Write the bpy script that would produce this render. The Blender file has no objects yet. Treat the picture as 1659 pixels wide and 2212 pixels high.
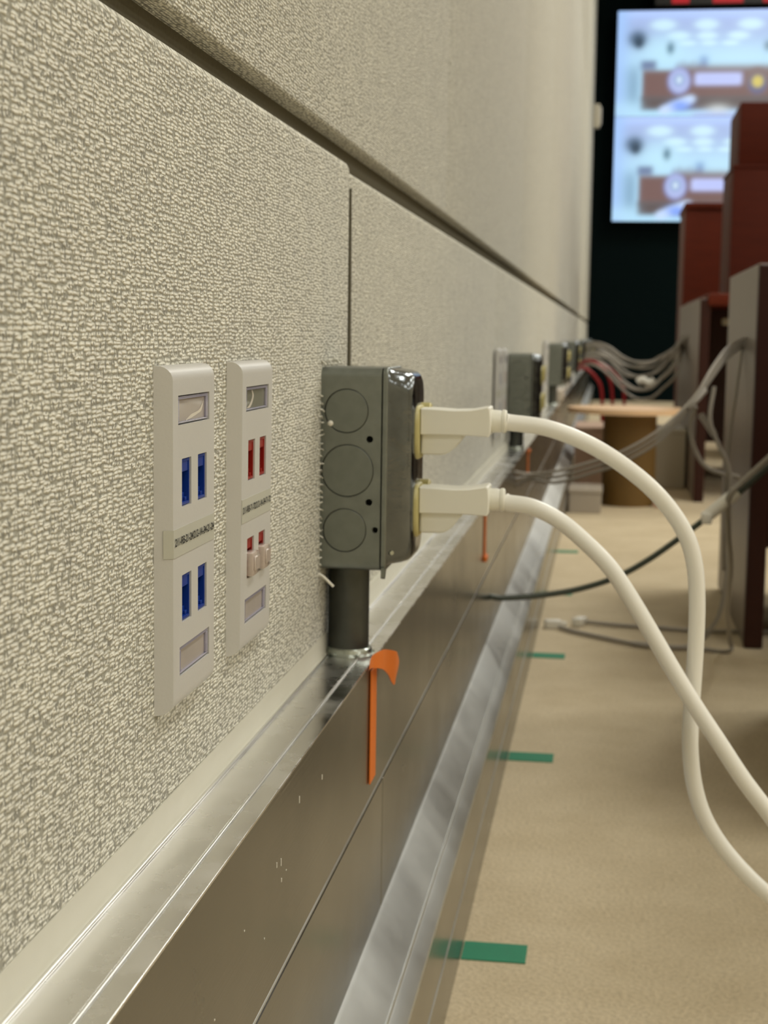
import bpy, bmesh, math, random
import numpy as np
from mathutils import Vector, Matrix
random.seed(4)
S = bpy.context.scene
COL = S.collection

# ------------------------------------------------------------------ camera
cam = bpy.data.cameras.new('camera')
cam_ob = bpy.data.objects.new('camera', cam)
COL.objects.link(cam_ob)
R = Matrix(((0.98942451, -0.03092398, 0.14171394),
            (0.14433213, 0.11290377, -0.98306713),
            (0.01440031, 0.99312459, 0.11617308)))
cam_ob.matrix_world = Matrix.Translation((0.150, 0.0, 0.462)) @ R.to_4x4()
cam.sensor_fit = 'HORIZONTAL'
cam.sensor_width = 36.0
cam.lens = 36.0 * 3300.0 / 1659.0
cam.clip_start, cam.clip_end = 0.02, 60
cam.dof.use_dof = True
cam.dof.focus_distance = 0.53
cam.dof.aperture_fstop = cam.lens / 2.1
S.camera = cam_ob

# ------------------------------------------------------------------ world, view, lamps
w = bpy.data.worlds.new('world'); S.world = w; w.use_nodes = True
w.node_tree.nodes['Background'].inputs[0].default_value = (1, .93, .8, 1)
w.node_tree.nodes['Background'].inputs[1].default_value = 0.05
vs = S.view_settings
S.display_settings.display_device = 'sRGB'
vs.view_transform = 'Standard'; vs.look = 'None'; vs.gamma = 1; vs.exposure = 0.0
vs.use_curve_mapping = False
LAMP_W = 34.0
for lx in (1.3, 3.7, 6.1):
    for ly in (-2.0, 0.6, 3.4, 6.2, 9.0):
        L = bpy.data.lights.new('ceiling_lamp', 'AREA')
        L.shape = 'RECTANGLE'; L.size = 0.6; L.size_y = 1.2
        L.energy = LAMP_W * (0.66 if ly < 2 else 1.08); L.color = (1.0, 0.99, 0.925)
        o = bpy.data.objects.new('ceiling_lamp', L); COL.objects.link(o)
        o.location = (lx, ly, 3.13)

# ------------------------------------------------------------------ helpers
def lin(r, g, b):
    def f(c):
        c /= 255.0
        return c / 12.92 if c <= .04045 else ((c + .055) / 1.055) ** 2.4
    return (f(r), f(g), f(b), 1.0)

def nmat(name):
    m = bpy.data.materials.new(name); m.use_nodes = True
    nt = m.node_tree
    return m, nt, nt.nodes['Principled BSDF']

def N(nt, typ, **kw):
    n = nt.nodes.new(typ)
    for k, v in kw.items():
        if k.startswith('i_'):
            n.inputs[k[2:].replace('_', ' ')].default_value = v
        else:
            setattr(n, k, v)
    return n

def plain(name, col, rough=.5, metal=0., spec=.5, noise=0., nscale=40., bump=0., bscale=200., stretch=(1, 1, 1), coat=0.):
    m, nt, p = nmat(name)
    p.inputs['Roughness'].default_value = rough
    p.inputs['Metallic'].default_value = metal
    p.inputs['Specular IOR Level'].default_value = spec
    p.inputs['Coat Weight'].default_value = coat
    tc = N(nt, 'ShaderNodeTexCoord'); mp = N(nt, 'ShaderNodeMapping')
    mp.inputs['Scale'].default_value = stretch
    nt.links.new(tc.outputs['Object'], mp.inputs['Vector'])
    if noise:
        nz = N(nt, 'ShaderNodeTexNoise', i_Scale=nscale, i_Detail=4.0)
        nt.links.new(mp.outputs[0], nz.inputs['Vector'])
        mx = N(nt, 'ShaderNodeMixRGB')
        a = [c * (1 - noise) for c in col[:3]] + [1]; b = [min(1, c * (1 + noise)) for c in col[:3]] + [1]
        mx.inputs[1].default_value = a; mx.inputs[2].default_value = b
        nt.links.new(nz.outputs['Fac'], mx.inputs[0]); nt.links.new(mx.outputs[0], p.inputs['Base Color'])
    else:
        p.inputs['Base Color'].default_value = col
    if bump:
        nb = N(nt, 'ShaderNodeTexNoise', i_Scale=bscale, i_Detail=3.0)
        nt.links.new(mp.outputs[0], nb.inputs['Vector'])
        bp = N(nt, 'ShaderNodeBump', i_Strength=bump, i_Distance=.001)
        nt.links.new(nb.outputs['Fac'], bp.inputs['Height']); nt.links.new(bp.outputs[0], p.inputs['Normal'])
    return m

def emit(name, col, k=1.):
    m, nt, p = nmat(name)
    p.inputs['Base Color'].default_value = (0, 0, 0, 1)
    p.inputs['Emission Color'].default_value = col
    p.inputs['Emission Strength'].default_value = k
    return m

def obj(name, bm, mat, parent=None, smooth=None):
    bmesh.ops.recalc_face_normals(bm, faces=bm.faces)
    me = bpy.data.meshes.new(name); bm.to_mesh(me); bm.free()
    if mat: me.materials.append(mat)
    if smooth is not None:
        me.polygons.foreach_set('use_smooth', [True] * len(me.polygons))
        me.set_sharp_from_angle(angle=math.radians(smooth))
    o = bpy.data.objects.new(name, me); COL.objects.link(o)
    if parent: o.parent = parent
    return o

def tag(o, label, cat=None, group=None):
    o['label'] = label
    if cat: o['category'] = cat
    if group: o['group'] = group
    return o

def thing(name, label, cat, loc=(0, 0, 0), group=None):
    o = bpy.data.objects.new(name, None); COL.objects.link(o)
    o.location = loc; o.empty_display_size = .02
    return tag(o, label, cat, group)

def struct(o):
    o['kind'] = 'structure'; return o

def box(bm, x0, x1, y0, y1, z0, z1, bev=0., seg=2):
    vs_ = [bm.verts.new((x, y, z)) for x in (x0, x1) for y in (y0, y1) for z in (z0, z1)]
    fs = [bm.faces.new([vs_[i] for i in q]) for q in
          ((0, 1, 3, 2), (4, 6, 7, 5), (0, 4, 5, 1), (2, 3, 7, 6), (0, 2, 6, 4), (1, 5, 7, 3))]
    if bev:
        es = list({e for f in fs for e in f.edges})
        bmesh.ops.bevel(bm, geom=es, offset=bev, segments=seg, affect='EDGES', profile=.5)
    return bm

def B(*a, **k): return box(bmesh.new(), *a, **k)

def extrude_y(pts, y0, y1, bm=None):
    bm = bm or bmesh.new()
    a = [bm.verts.new((x, y0, z)) for x, z in pts]; b = [bm.verts.new((x, y1, z)) for x, z in pts]
    n = len(pts)
    for i in range(n):
        bm.faces.new((a[i], a[(i + 1) % n], b[(i + 1) % n], b[i]))
    bm.faces.new(a); bm.faces.new(b[::-1])
    return bm

def rrect(y0, y1, z0, z1, r, n=5):
    out = []
    for cy, cz, a0 in ((y1 - r, z1 - r, 0), (y0 + r, z1 - r, 90), (y0 + r, z0 + r, 180), (y1 - r, z0 + r, 270)):
        for i in range(n + 1):
            a = math.radians(a0 + 90 * i / n)
            out.append((cy + r * math.cos(a), cz + r * math.sin(a)))
    return out

def loft(bm, loops, cap0=True, cap1=True):
    """loops: lists of 3D points of equal length"""
    vs_ = [[bm.verts.new(p) for p in lp] for lp in loops]
    n = len(vs_[0])
    for a, b in zip(vs_, vs_[1:]):
        for i in range(n):
            bm.faces.new((a[i], a[(i + 1) % n], b[(i + 1) % n], b[i]))
    if cap0: bm.faces.new(vs_[0][::-1])
    if cap1: bm.faces.new(vs_[-1])
    return bm

def rloft(bm, y0, y1, z0, z1, levels, n=5, cap0=True, cap1=True):
    return loft(bm, [[(x, y, z) for y, z in rrect(y0 + i, y1 - i, z0 + i, z1 - i, max(r, .0002), n)] for x, i, r in levels], cap0, cap1)

def holed(bm, outer, holes):
    """planar polygon with holes, 3D points; returns hole vertex loops"""
    es, loops = [], []
    for lp in [outer] + holes:
        v = [bm.verts.new(p) for p in lp]
        loops.append(v)
        for i in range(len(v)):
            es.append(bm.edges.new((v[i], v[(i + 1) % len(v)])))
    bmesh.ops.triangle_fill(bm, use_beauty=True, use_dissolve=False, edges=es)
    return loops

def cyl(bm, p, q, r0, r1=None, n=16, cap=True):
    p, q = Vector(p), Vector(q); r1 = r0 if r1 is None else r1
    d = (q - p).normalized(); u = d.orthogonal().normalized(); v = d.cross(u)
    lp = lambda c, r: [c + u * (r * math.cos(2 * math.pi * i / n)) + v * (r * math.sin(2 * math.pi * i / n)) for i in range(n)]
    return loft(bm, [lp(p, r0), lp(q, r1)], cap, cap)

def spline(pts, sub=8):
    P = [Vector(p) for p in pts]; P = [P[0] * 2 - P[1]] + P + [P[-1] * 2 - P[-2]]
    out = []
    for i in range(1, len(P) - 2):
        a, b, c, d = P[i - 1:i + 3]
        for k in range(sub):
            t = k / sub
            out.append(.5 * ((2 * b) + (c - a) * t + (2 * a - 5 * b + 4 * c - d) * t * t + (3 * b - a - 3 * c + d) * t ** 3))
    out.append(P[-2])
    return out

def tube(bm, pts, r, n=12, sub=8):
    P = spline(pts, sub) if sub > 1 else [Vector(p) for p in pts]
    loops = []; u = None
    for i, p in enumerate(P):
        d = (P[min(i + 1, len(P) - 1)] - P[max(i - 1, 0)]).normalized()
        u = d.orthogonal().normalized() if u is None else (u - d * u.dot(d)).normalized()
        v = d.cross(u)
        loops.append([p + u * (r * math.cos(2 * math.pi * k / n)) + v * (r * math.sin(2 * math.pi * k / n)) for k in range(n)])
    return loft(bm, loops)

def copy_tree(o, skip=()):
    c = o.copy(); COL.objects.link(c)
    for ch in list(o.children):
        if ch.name.split('.')[0] in skip: continue
        d = copy_tree(ch, skip); d.parent = c
    return c

# ------------------------------------------------------------------ materials
def fabric_mat():
    m, nt, p = nmat('woven_fabric')
    lk = nt.links.new
    tc = N(nt, 'ShaderNodeTexCoord')
    sx = N(nt, 'ShaderNodeSeparateXYZ'); lk(tc.outputs['Object'], sx.inputs[0])
    cb = N(nt, 'ShaderNodeCombineXYZ'); lk(sx.outputs['Y'], cb.inputs[0]); zx = N(nt, 'ShaderNodeMath', operation='ADD'); lk(sx.outputs['Z'], zx.inputs[0]); lk(sx.outputs['X'], zx.inputs[1]); lk(zx.outputs[0], cb.inputs[1])
    nz = N(nt, 'ShaderNodeTexNoise', i_Scale=260.0, i_Detail=2.0); lk(tc.outputs['Object'], nz.inputs['Vector'])
    sub = N(nt, 'ShaderNodeVectorMath', operation='SUBTRACT'); sub.inputs[1].default_value = (.5, .5, .5)
    lk(nz.outputs['Color'], sub.inputs[0])
    sc = N(nt, 'ShaderNodeVectorMath', operation='MULTIPLY'); sc.inputs[1].default_value = (.0032, .0010, 0)
    lk(sub.outputs[0], sc.inputs[0])
    ad = N(nt, 'ShaderNodeVectorMath', operation='ADD'); lk(cb.outputs[0], ad.inputs[0]); lk(sc.outputs[0], ad.inputs[1])
    mpv = N(nt, 'ShaderNodeMapping'); mpv.inputs['Scale'].default_value = (205, 700, 1); lk(ad.outputs[0], mpv.inputs['Vector'])
    br = N(nt, 'ShaderNodeTexVoronoi', feature='SMOOTH_F1', voronoi_dimensions='2D')
    br.inputs['Scale'].default_value = 1.0; br.inputs['Smoothness'].default_value = .25; br.inputs['Randomness'].default_value = .6
    lk(mpv.outputs[0], br.inputs['Vector'])
    inv = N(nt, 'ShaderNodeMapRange'); inv.inputs['From Min'].default_value = .62; inv.inputs['From Max'].default_value = .10
    lk(br.outputs['Distance'], inv.inputs['Value'])
    # dark warp yarns showing through as short upright ticks
    mp = N(nt, 'ShaderNodeMapping'); mp.inputs['Scale'].default_value = (760, 360, 1); lk(ad.outputs[0], mp.inputs['Vector'])
    n2 = N(nt, 'ShaderNodeTexNoise', i_Scale=1.0, i_Detail=1.0); lk(mp.outputs[0], n2.inputs['Vector'])
    r2 = N(nt, 'ShaderNodeValToRGB'); r2.color_ramp.elements[0].position = .35; r2.color_ramp.elements[1].position = .43
    r2.color_ramp.elements[0].color = (.15, .15, .15, 1)
    lk(n2.outputs['Fac'], r2.inputs[0])
    n3 = N(nt, 'ShaderNodeTexNoise', i_Scale=45.0, i_Detail=3.0); lk(tc.outputs['Object'], n3.inputs['Vector'])
    # height = brick * tick
    mul = N(nt, 'ShaderNodeMath', operation='MULTIPLY'); 
    lk(inv.outputs[0], mul.inputs[0]); lk(r2.outputs[0], mul.inputs[1])
    ramp = N(nt, 'ShaderNodeValToRGB')
    e = ramp.color_ramp.elements
    e[0].position = 0.0; e[0].color = lin(158, 156, 142)
    e[1].position = .55; e[1].color = lin(230, 228, 214)
    x = e.new(.25); x.color = lin(204, 202, 188)
    x = e.new(.95); x.color = lin(246, 244, 232)
    lk(mul.outputs[0], ramp.inputs[0])
    mo = N(nt, 'ShaderNodeMixRGB', blend_type='MULTIPLY'); mo.inputs[0].default_value = 1
    r3 = N(nt, 'ShaderNodeValToRGB'); r3.color_ramp.elements[0].position = .3; r3.color_ramp.elements[0].color = (.88, .88, .89, 1)
    r3.color_ramp.elements[1].position = .65
    lk(n3.outputs['Fac'], r3.inputs[0]); lk(ramp.outputs[0], mo.inputs[1]); lk(r3.outputs[0], mo.inputs[2])
    tk = N(nt, 'ShaderNodeMixRGB', blend_type='MULTIPLY'); tk.inputs[0].default_value = .45
    lk(mo.outputs[0], tk.inputs[1]); lk(r2.outputs[0], tk.inputs[2])
    lk(tk.outputs[0], p.inputs['Base Color'])
    p.inputs['Roughness'].default_value = .95; p.inputs['Specular IOR Level'].default_value = .15
    p.inputs['Sheen Weight'].default_value = .15
    bp = N(nt, 'ShaderNodeBump', i_Strength=.85, i_Distance=.0011)
    lk(mul.outputs[0], bp.inputs['Height']); lk(bp.outputs[0], p.inputs['Normal'])
    return m

def metal_mat(name, col, r0, r1, fine=1800., fstr=.25, smudge=14.):
    """satin aluminium, brushed along y"""
    m, nt, p = nmat(name); lk = nt.links.new
    p.inputs['Metallic'].default_value = 1.0
    tc = N(nt, 'ShaderNodeTexCoord')
    n1 = N(nt, 'ShaderNodeTexNoise', i_Scale=smudge, i_Detail=5.0, i_Roughness=.6); lk(tc.outputs['Object'], n1.inputs['Vector'])
    mr = N(nt, 'ShaderNodeMapRange'); mr.inputs['From Min'].default_value = .3; mr.inputs['From Max'].default_value = .7
    mr.inputs['To Min'].default_value = r0; mr.inputs['To Max'].default_value = r1
    lk(n1.outputs['Fac'], mr.inputs['Value']); lk(mr.outputs[0], p.inputs['Roughness'])
    mp = N(nt, 'ShaderNodeMapping'); mp.inputs['Scale'].default_value = (fine, 2.5, fine); lk(tc.outputs['Object'], mp.inputs['Vector'])
    n2 = N(nt, 'ShaderNodeTexNoise', i_Scale=1.0, i_Detail=2.0); lk(mp.outputs[0], n2.inputs['Vector'])
    bp = N(nt, 'ShaderNodeBump', i_Strength=fstr, i_Distance=.0002)
    lk(n2.outputs['Fac'], bp.inputs['Height']); lk(bp.outputs[0], p.inputs['Normal'])
    mx = N(nt, 'ShaderNodeMixRGB'); mx.inputs[1].default_value = [c * .86 for c in col[:3]] + [1]; mx.inputs[2].default_value = col
    lk(n1.outputs['Fac'], mx.inputs[0]); lk(mx.outputs[0], p.inputs['Base Color'])
    return m

M = {}
M['fabric'] = fabric_mat()
M['gap_shade'] = plain('dark_gap_shade', lin(92, 87, 70), .95, noise=.25, nscale=500)  # dark colour standing in for the shade inside the panel gaps
M['backing'] = plain('panel_backing', lin(70, 66, 55), .9)
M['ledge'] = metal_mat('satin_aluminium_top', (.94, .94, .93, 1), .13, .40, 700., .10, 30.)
M['bead'] = plain('satin_bead', (.78, .78, .75, 1), .34, 1.0)
M['lip'] = plain('cream_edge_strip', lin(204, 202, 188), .5, noise=.04, nscale=60)
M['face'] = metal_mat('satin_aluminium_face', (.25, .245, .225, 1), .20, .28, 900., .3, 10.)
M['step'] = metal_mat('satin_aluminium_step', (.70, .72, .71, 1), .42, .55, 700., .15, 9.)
M['dark_joint'] = plain('dark_joint', lin(60, 58, 48), .7)
M['plate'] = plain('white_plate_plastic', lin(200, 199, 195), .38, bump=.05, bscale=900)
M['sticker'] = plain('clear_label_tape', lin(192, 192, 180), .35)
M['ink'] = plain('black_ink', lin(22, 22, 20), .6)
M['blue'] = plain('blue_port_plastic', lin(20, 56, 145), .28)
M['red'] = plain('red_port_plastic', lin(150, 34, 28), .28)
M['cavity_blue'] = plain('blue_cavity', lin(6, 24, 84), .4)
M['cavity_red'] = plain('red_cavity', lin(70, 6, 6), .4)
M['cap'] = plain('clear_cap_plastic', lin(192, 178, 168), .2, coat=.5, noise=.15, nscale=500)
M['paper'] = plain('label_paper', lin(172, 164, 158), .55, noise=.06, nscale=120, coat=.5)
M['paper_dark'] = plain('dark_label_paper', lin(122, 122, 108), .5, noise=.06, nscale=120, coat=.5)
M['streak'] = plain('glue_streak', lin(225, 218, 205), .3, coat=.5)
M['clear'] = plain('clear_window_frame', lin(160, 158, 178), .15, coat=.6)
M['galv'] = plain('galvanised_steel', (.25, .27, .25, 1), .42, 1.0, noise=.22, nscale=120, bump=.12, bscale=90)
M['galv_disc'] = plain('galvanised_disc', (.235, .255, .235, 1), .42, 1.0, noise=.15, nscale=150, bump=.1, bscale=120)
M['cover'] = plain('zinc_cover', (.165, .18, .19, 1), .17, 1.0, noise=.3, nscale=90, bump=.5, bscale=110)
M['conduit'] = plain('dull_steel_tube', (.10, .105, .095, 1), .5, 1.0, noise=.25, nscale=80)
M['zinc'] = plain('bright_zinc', (.45, .49, .45, 1), .25, 1.0)
M['ivory'] = plain('ivory_plastic', lin(188, 178, 120), .4)
M['cord'] = plain('white_cord_vinyl', lin(244, 243, 236), .34)
M['plug'] = plain('white_plug_plastic', lin(236, 235, 224), .45)
M['orange'] = plain('orange_tag_vinyl', lin(222, 116, 34), .5)
M['green'] = plain('green_tape', lin(20, 128, 92), .6, noise=.1, nscale=60)
M['gray_cable'] = plain('grey_cable_jacket', lin(152, 145, 134), .42)
M['dark_cable'] = plain('dark_cable_jacket', lin(62, 70, 60), .38)
M['red_cable'] = plain('red_cable_jacket', lin(150, 26, 30), .45)
M['tie'] = plain('white_tie_wrap', lin(230, 226, 214), .5)
M['mahog'] = plain('mahogany', lin(92, 32, 13), .55, spec=.2, noise=.25, nscale=3., stretch=(2, 2, 14))
M['mahog_deep'] = plain('deep_mahogany', lin(76, 26, 11), .6, noise=.25, nscale=3., stretch=(2, 2, 14), spec=.15)
M['mahog_dark_shade'] = plain('dark_shaded_mahogany', lin(50, 20, 11), .45, spec=.3, noise=.25, nscale=4., stretch=(10, 10, 1))  # dark wood, with the shade of desk fronts and knee space in its colour
M['laminate'] = plain('grey_brown_laminate', lin(113, 99, 86), .4, noise=.08, nscale=5., stretch=(4, 4, 1))
M['lightwood'] = plain('light_wood', lin(226, 190, 150), .45, noise=.1, nscale=8., stretch=(1, 6, 1))
M['ochre'] = plain('ochre_board', lin(106, 79, 30), .6, noise=.1, nscale=9.)
M['endwall'] = plain('dark_green_wall', lin(3, 14, 15), .9, spec=.08)
M['black'] = plain('black_plastic', lin(14, 16, 17), .5)
M['paint'] = plain('wall_paint', lin(205, 198, 178), .8)
M['ceil'] = plain('ceiling_tile', lin(225, 222, 212), .9)
M['carton'] = plain('pinkish_carton', lin(200, 170, 150), .7)
M['whitebox'] = plain('white_carton', lin(176, 166, 152), .6)
M['beige'] = plain('beige_plastic', lin(190, 184, 166), .5)

def carpet_mat():
    m, nt, p = nmat('beige_carpet'); lk = nt.links.new
    tc = N(nt, 'ShaderNodeTexCoord')
    a = N(nt, 'ShaderNodeTexNoise', i_Scale=9.0, i_Detail=6.0, i_Roughness=.65); lk(tc.outputs['Object'], a.inputs['Vector'])
    r = N(nt, 'ShaderNodeValToRGB'); r.color_ramp.elements[0].position = .3; r.color_ramp.elements[0].color = lin(200, 184, 154)
    r.color_ramp.elements[1].position = .7; r.color_ramp.elements[1].color = lin(216, 201, 172)
    lk(a.outputs['Fac'], r.inputs[0])
    c = N(nt, 'ShaderNodeTexNoise', i_Scale=260.0, i_Detail=3.0); lk(tc.outputs['Object'], c.inputs['Vector'])
    r2 = N(nt, 'ShaderNodeValToRGB'); r2.color_ramp.elements[0].position = .3; r2.color_ramp.elements[0].color = (.72, .72, .72, 1)
    r2.color_ramp.elements[1].position = .6
    lk(c.outputs['Fac'], r2.inputs[0])
    mx = N(nt, 'ShaderNodeMixRGB', blend_type='MULTIPLY'); mx.inputs[0].default_value = .6
    lk(r.outputs[0], mx.inputs[1]); lk(r2.outputs[0], mx.inputs[2]); lk(mx.outputs[0], p.inputs['Base Color'])
    bp = N(nt, 'ShaderNodeBump', i_Strength=.6, i_Distance=.003); lk(c.outputs['Fac'], bp.inputs['Height']); lk(bp.outputs[0], p.inputs['Normal'])
    p.inputs['Roughness'].default_value = 1.; p.inputs['Specular IOR Level'].default_value = .05
    return m
M['carpet'] = carpet_mat()

# ------------------------------------------------------------------ room shell
YE = 11.30
struct(obj('floor', B(-.3, 8, -3.2, YE + .1, -.05, 0), M['carpet']))
struct(obj('ceiling', B(-.3, 8, -3.2, YE + .1, 3.2, 3.25), M['ceil']))
struct(obj('wall_right', B(8, 8.1, -3.2, YE + .1, 0, 3.2), M['paint']))
struct(obj('wall_back', B(-.3, 8, -3.3, -3.2, 0, 3.2), M['paint']))
struct(obj('wall_end', B(-.3, 8, YE, YE + .1, 0, 3.2), M['endwall']))
wl = struct(obj('wall_left', B(-.2, -.027, -3.2, YE, 0, 3.2), M['backing']))

def panel(y0, y1, z0, z1, dx=0., rad=.0065):
    bm = box(bmesh.new(), -.0265 + dx, dx, y0, y1, z0, z1)
    es = [e for e in bm.edges if not all(abs(v.co.z - z0) < 1e-6 and z0 < .3 for v in e.verts)]
    bmesh.ops.bevel(bm, geom=es, offset=rad, segments=4, affect='EDGES', profile=.5)
    o = obj('fabric_panel', bm, M['fabric'], wl, smooth=50)
    return o
GAP = .0012
ys = [-3.15, -1.551, -.331, .889, 2.109, 3.329, 4.549, 5.769, 6.989, 8.209, 9.429, 10.649, YE - .01]
for a, b in zip(ys, ys[1:]):
    first = b < .9
    panel(a + GAP, b - GAP, .2970, .5602 if first else .5572, 0.0 if first else -.0025)
yu = [-3.15, -1.0245, .1955, 1.4155, 2.6355, 3.8555, 5.0755, 6.2955, 7.5155, 8.7355, 9.9555, YE - .01]
for a, b in zip(yu, yu[1:]):
    panel(a + GAP * .5, b - GAP * .5, .5706, 1.78, rad=.0022)
    panel(a + GAP * .5, b - GAP * .5, 1.7815, 3.0, rad=.0035)
obj('groove_shade_strip', B(-.0264, -.0100, -3.15, YE - .01, .5500, .5740), M['gap_shade'], wl)  # dark strip whose colour holds the shade of the horizontal groove
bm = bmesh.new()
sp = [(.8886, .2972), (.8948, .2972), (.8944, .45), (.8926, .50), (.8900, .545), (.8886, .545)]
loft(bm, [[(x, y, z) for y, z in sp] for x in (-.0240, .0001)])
obj('seam_shade_strip', bm, M['gap_shade'], wl)  # tapered dark strip painting the shade of the upright panel seam
# frayed weft ends where the fabric was cut around the outlet box
bm = bmesh.new()
for i in range(26):
    z = .3385 + i * .0036 + random.uniform(-.0006, .0006)
    L = random.uniform(.0004, .0016)
    tube(bm, [(-.0004, .7955, z), (.0009, .797 + random.uniform(-.001, .001), z + .0004), (.0006 + L, .7985, z + random.uniform(-.001, .001))], .00045, 5, 3)
for i in range(16):
    y = .80 + i * .0034
    tube(bm, [(-.0004, y, .4465), (.0012, y + .0005, .4462 + random.uniform(0, .0008)), (.0022, y + .001, .4448)], .0007, 5, 3)
fr = obj('frayed_yarn', bm, M['fabric'], wl, smooth=60); fr['kind'] = 'stuff'

# ------------------------------------------------------------------ raceway along the wall
rw = thing('wire_raceway', 'long satin aluminium cable raceway with a ledge, running along the foot of the fabric wall', 'raceway')
Y0, Y1 = -1.5, YE - .005
top = [(-.0004, .2800), (-.0004, .2845), (.0182, .2845), (.0186, .2838), (.0200, .2838), (.0204, .2845), (.0278, .2845), (.0280, .2843), (.0280, .2834), (.0264, .2834), (.0264, .2800)]
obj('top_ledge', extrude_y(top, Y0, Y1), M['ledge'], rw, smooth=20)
lip = [(-.0030, .2846), (-.0030, .29695), (.0004, .2969), (.0006, .2950), (.0006, .2870), (.0010, .2858), (.0018, .2850), (.0028, .2846)]
obj('rear_lip', extrude_y(lip, Y0, Y1), M['lip'], rw, smooth=40)
obj('ledge_bead', tube(bmesh.new(), [(.0022, Y0, .2850), (.0022, Y1, .2850)], .0009, 8, 1), M['bead'], rw, smooth=60)
obj('ledge_bead', tube(bmesh.new(), [(.0193, Y0, .2843), (.0193, Y1, .2843)], .0007, 8, 1), M['bead'], rw, smooth=60)
jn = [-1.5, -.261, .857, 1.975, 3.093, 4.211, 5.329, 6.447, 7.565, 8.683, 9.801, Y1]
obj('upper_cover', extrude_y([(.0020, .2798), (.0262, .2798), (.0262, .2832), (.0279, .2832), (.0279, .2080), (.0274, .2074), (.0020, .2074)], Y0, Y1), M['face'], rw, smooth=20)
obj('seam_groove', extrude_y([(.0020, .2080), (.0262, .2080), (.0262, .2052), (.0020, .2052)], Y0, Y1), M['dark_joint'], rw)
obj('seam_bead', tube(bmesh.new(), [(.0266, Y0, .2061), (.0266, Y1, .2061)], .0012, 10, 1), M['step'], rw, smooth=60)
for a, b in zip(jn, jn[1:]):
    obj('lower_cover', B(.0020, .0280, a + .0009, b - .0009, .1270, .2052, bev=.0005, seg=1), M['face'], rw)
obj('joint_backing', B(.0005, .0240, Y0, Y1, .1272, .2050), M['dark_joint'], rw)
step = [(.0015, .1270), (.0280, .1270), (.0300, .1255), (.0465, .1062), (.0472, .1064), (.0478, .1046), (.0486, .1040), (.0535, .0978), (.0550, .0955), (.0552, .0930), (.0015, .0930)]
obj('step_cover', extrude_y(step, Y0, Y1), M['step'], rw, smooth=25)
base = [(.0015, .0930), (.0550, .0930), (.0550, .0005), (.0015, .0005)]
obj('base_bead', tube(bmesh.new(), [(.0543, Y0, .0468), (.0543, Y1, .0468)], .0013, 10, 1), M['step'], rw, smooth=60)
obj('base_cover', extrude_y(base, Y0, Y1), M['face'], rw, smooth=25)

rf = random.Random(5)
bm = bmesh.new()
for y, z, h in ((.512, .249, .0006), (.566, .2535, .0022), (.574, .2515, .0030), (.575, .2445, .0016), (.584, .2460, .0005), (.47, .2350, .0006), (.476, .2290, .0007), (.5445, .2330, .0006), (.61, .2660, .0030), (.662, .2610, .0022)):
    box(bm, .0278, .0281, y, y + .0007, z, z + h)
fk = obj('paint_fleck', bm, M['tie'], rw); fk['label'] = 'tiny pale flecks and scratches'; fk['kind'] = 'stuff'

# ------------------------------------------------------------------ network faceplates
PW, PH, PD, LEAN = .0600, .1197, .0060, .0026
WIN = [(.0091, .0503, .0994, .1095), (.0105, .0503, .0118, .0221)]
PORTS = [(.0136, .0257, .0709, .0876), (.0345, .0466, .0709, .0876), (.0136, .0257, .0304, .0470), (.0345, .0466, .0304, .0470)]
def quad(y0, y1, z0, z1, x): return [(x, y0, z0), (x, y1, z0), (x, y1, z1), (x, y0, z1)]

def text_mesh(s, width, height, bold=.02):
    c = bpy.data.curves.new('text', 'FONT'); c.body = s; c.size = 1; c.offset = bold
    o = bpy.data.objects.new('text', c); COL.objects.link(o)
    dg = bpy.context.evaluated_depsgraph_get()
    me = bpy.data.meshes.new_from_object(o.evaluated_get(dg))
    bpy.data.objects.remove(o); bpy.data.curves.remove(c)
    n = len(me.vertices); a = np.empty(n * 3); me.vertices.foreach_get('co', a); a = a.reshape(-1, 3)
    lo, hi = a.min(0), a.max(0)
    b = np.zeros_like(a)
    b[:, 1] = (a[:, 0] - lo[0]) / (hi[0] - lo[0]) * width
    b[:, 2] = (a[:, 1] - lo[1]) / (hi[1] - lo[1]) * height
    me.vertices.foreach_set('co', b.ravel()); me.update()
    return me

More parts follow.
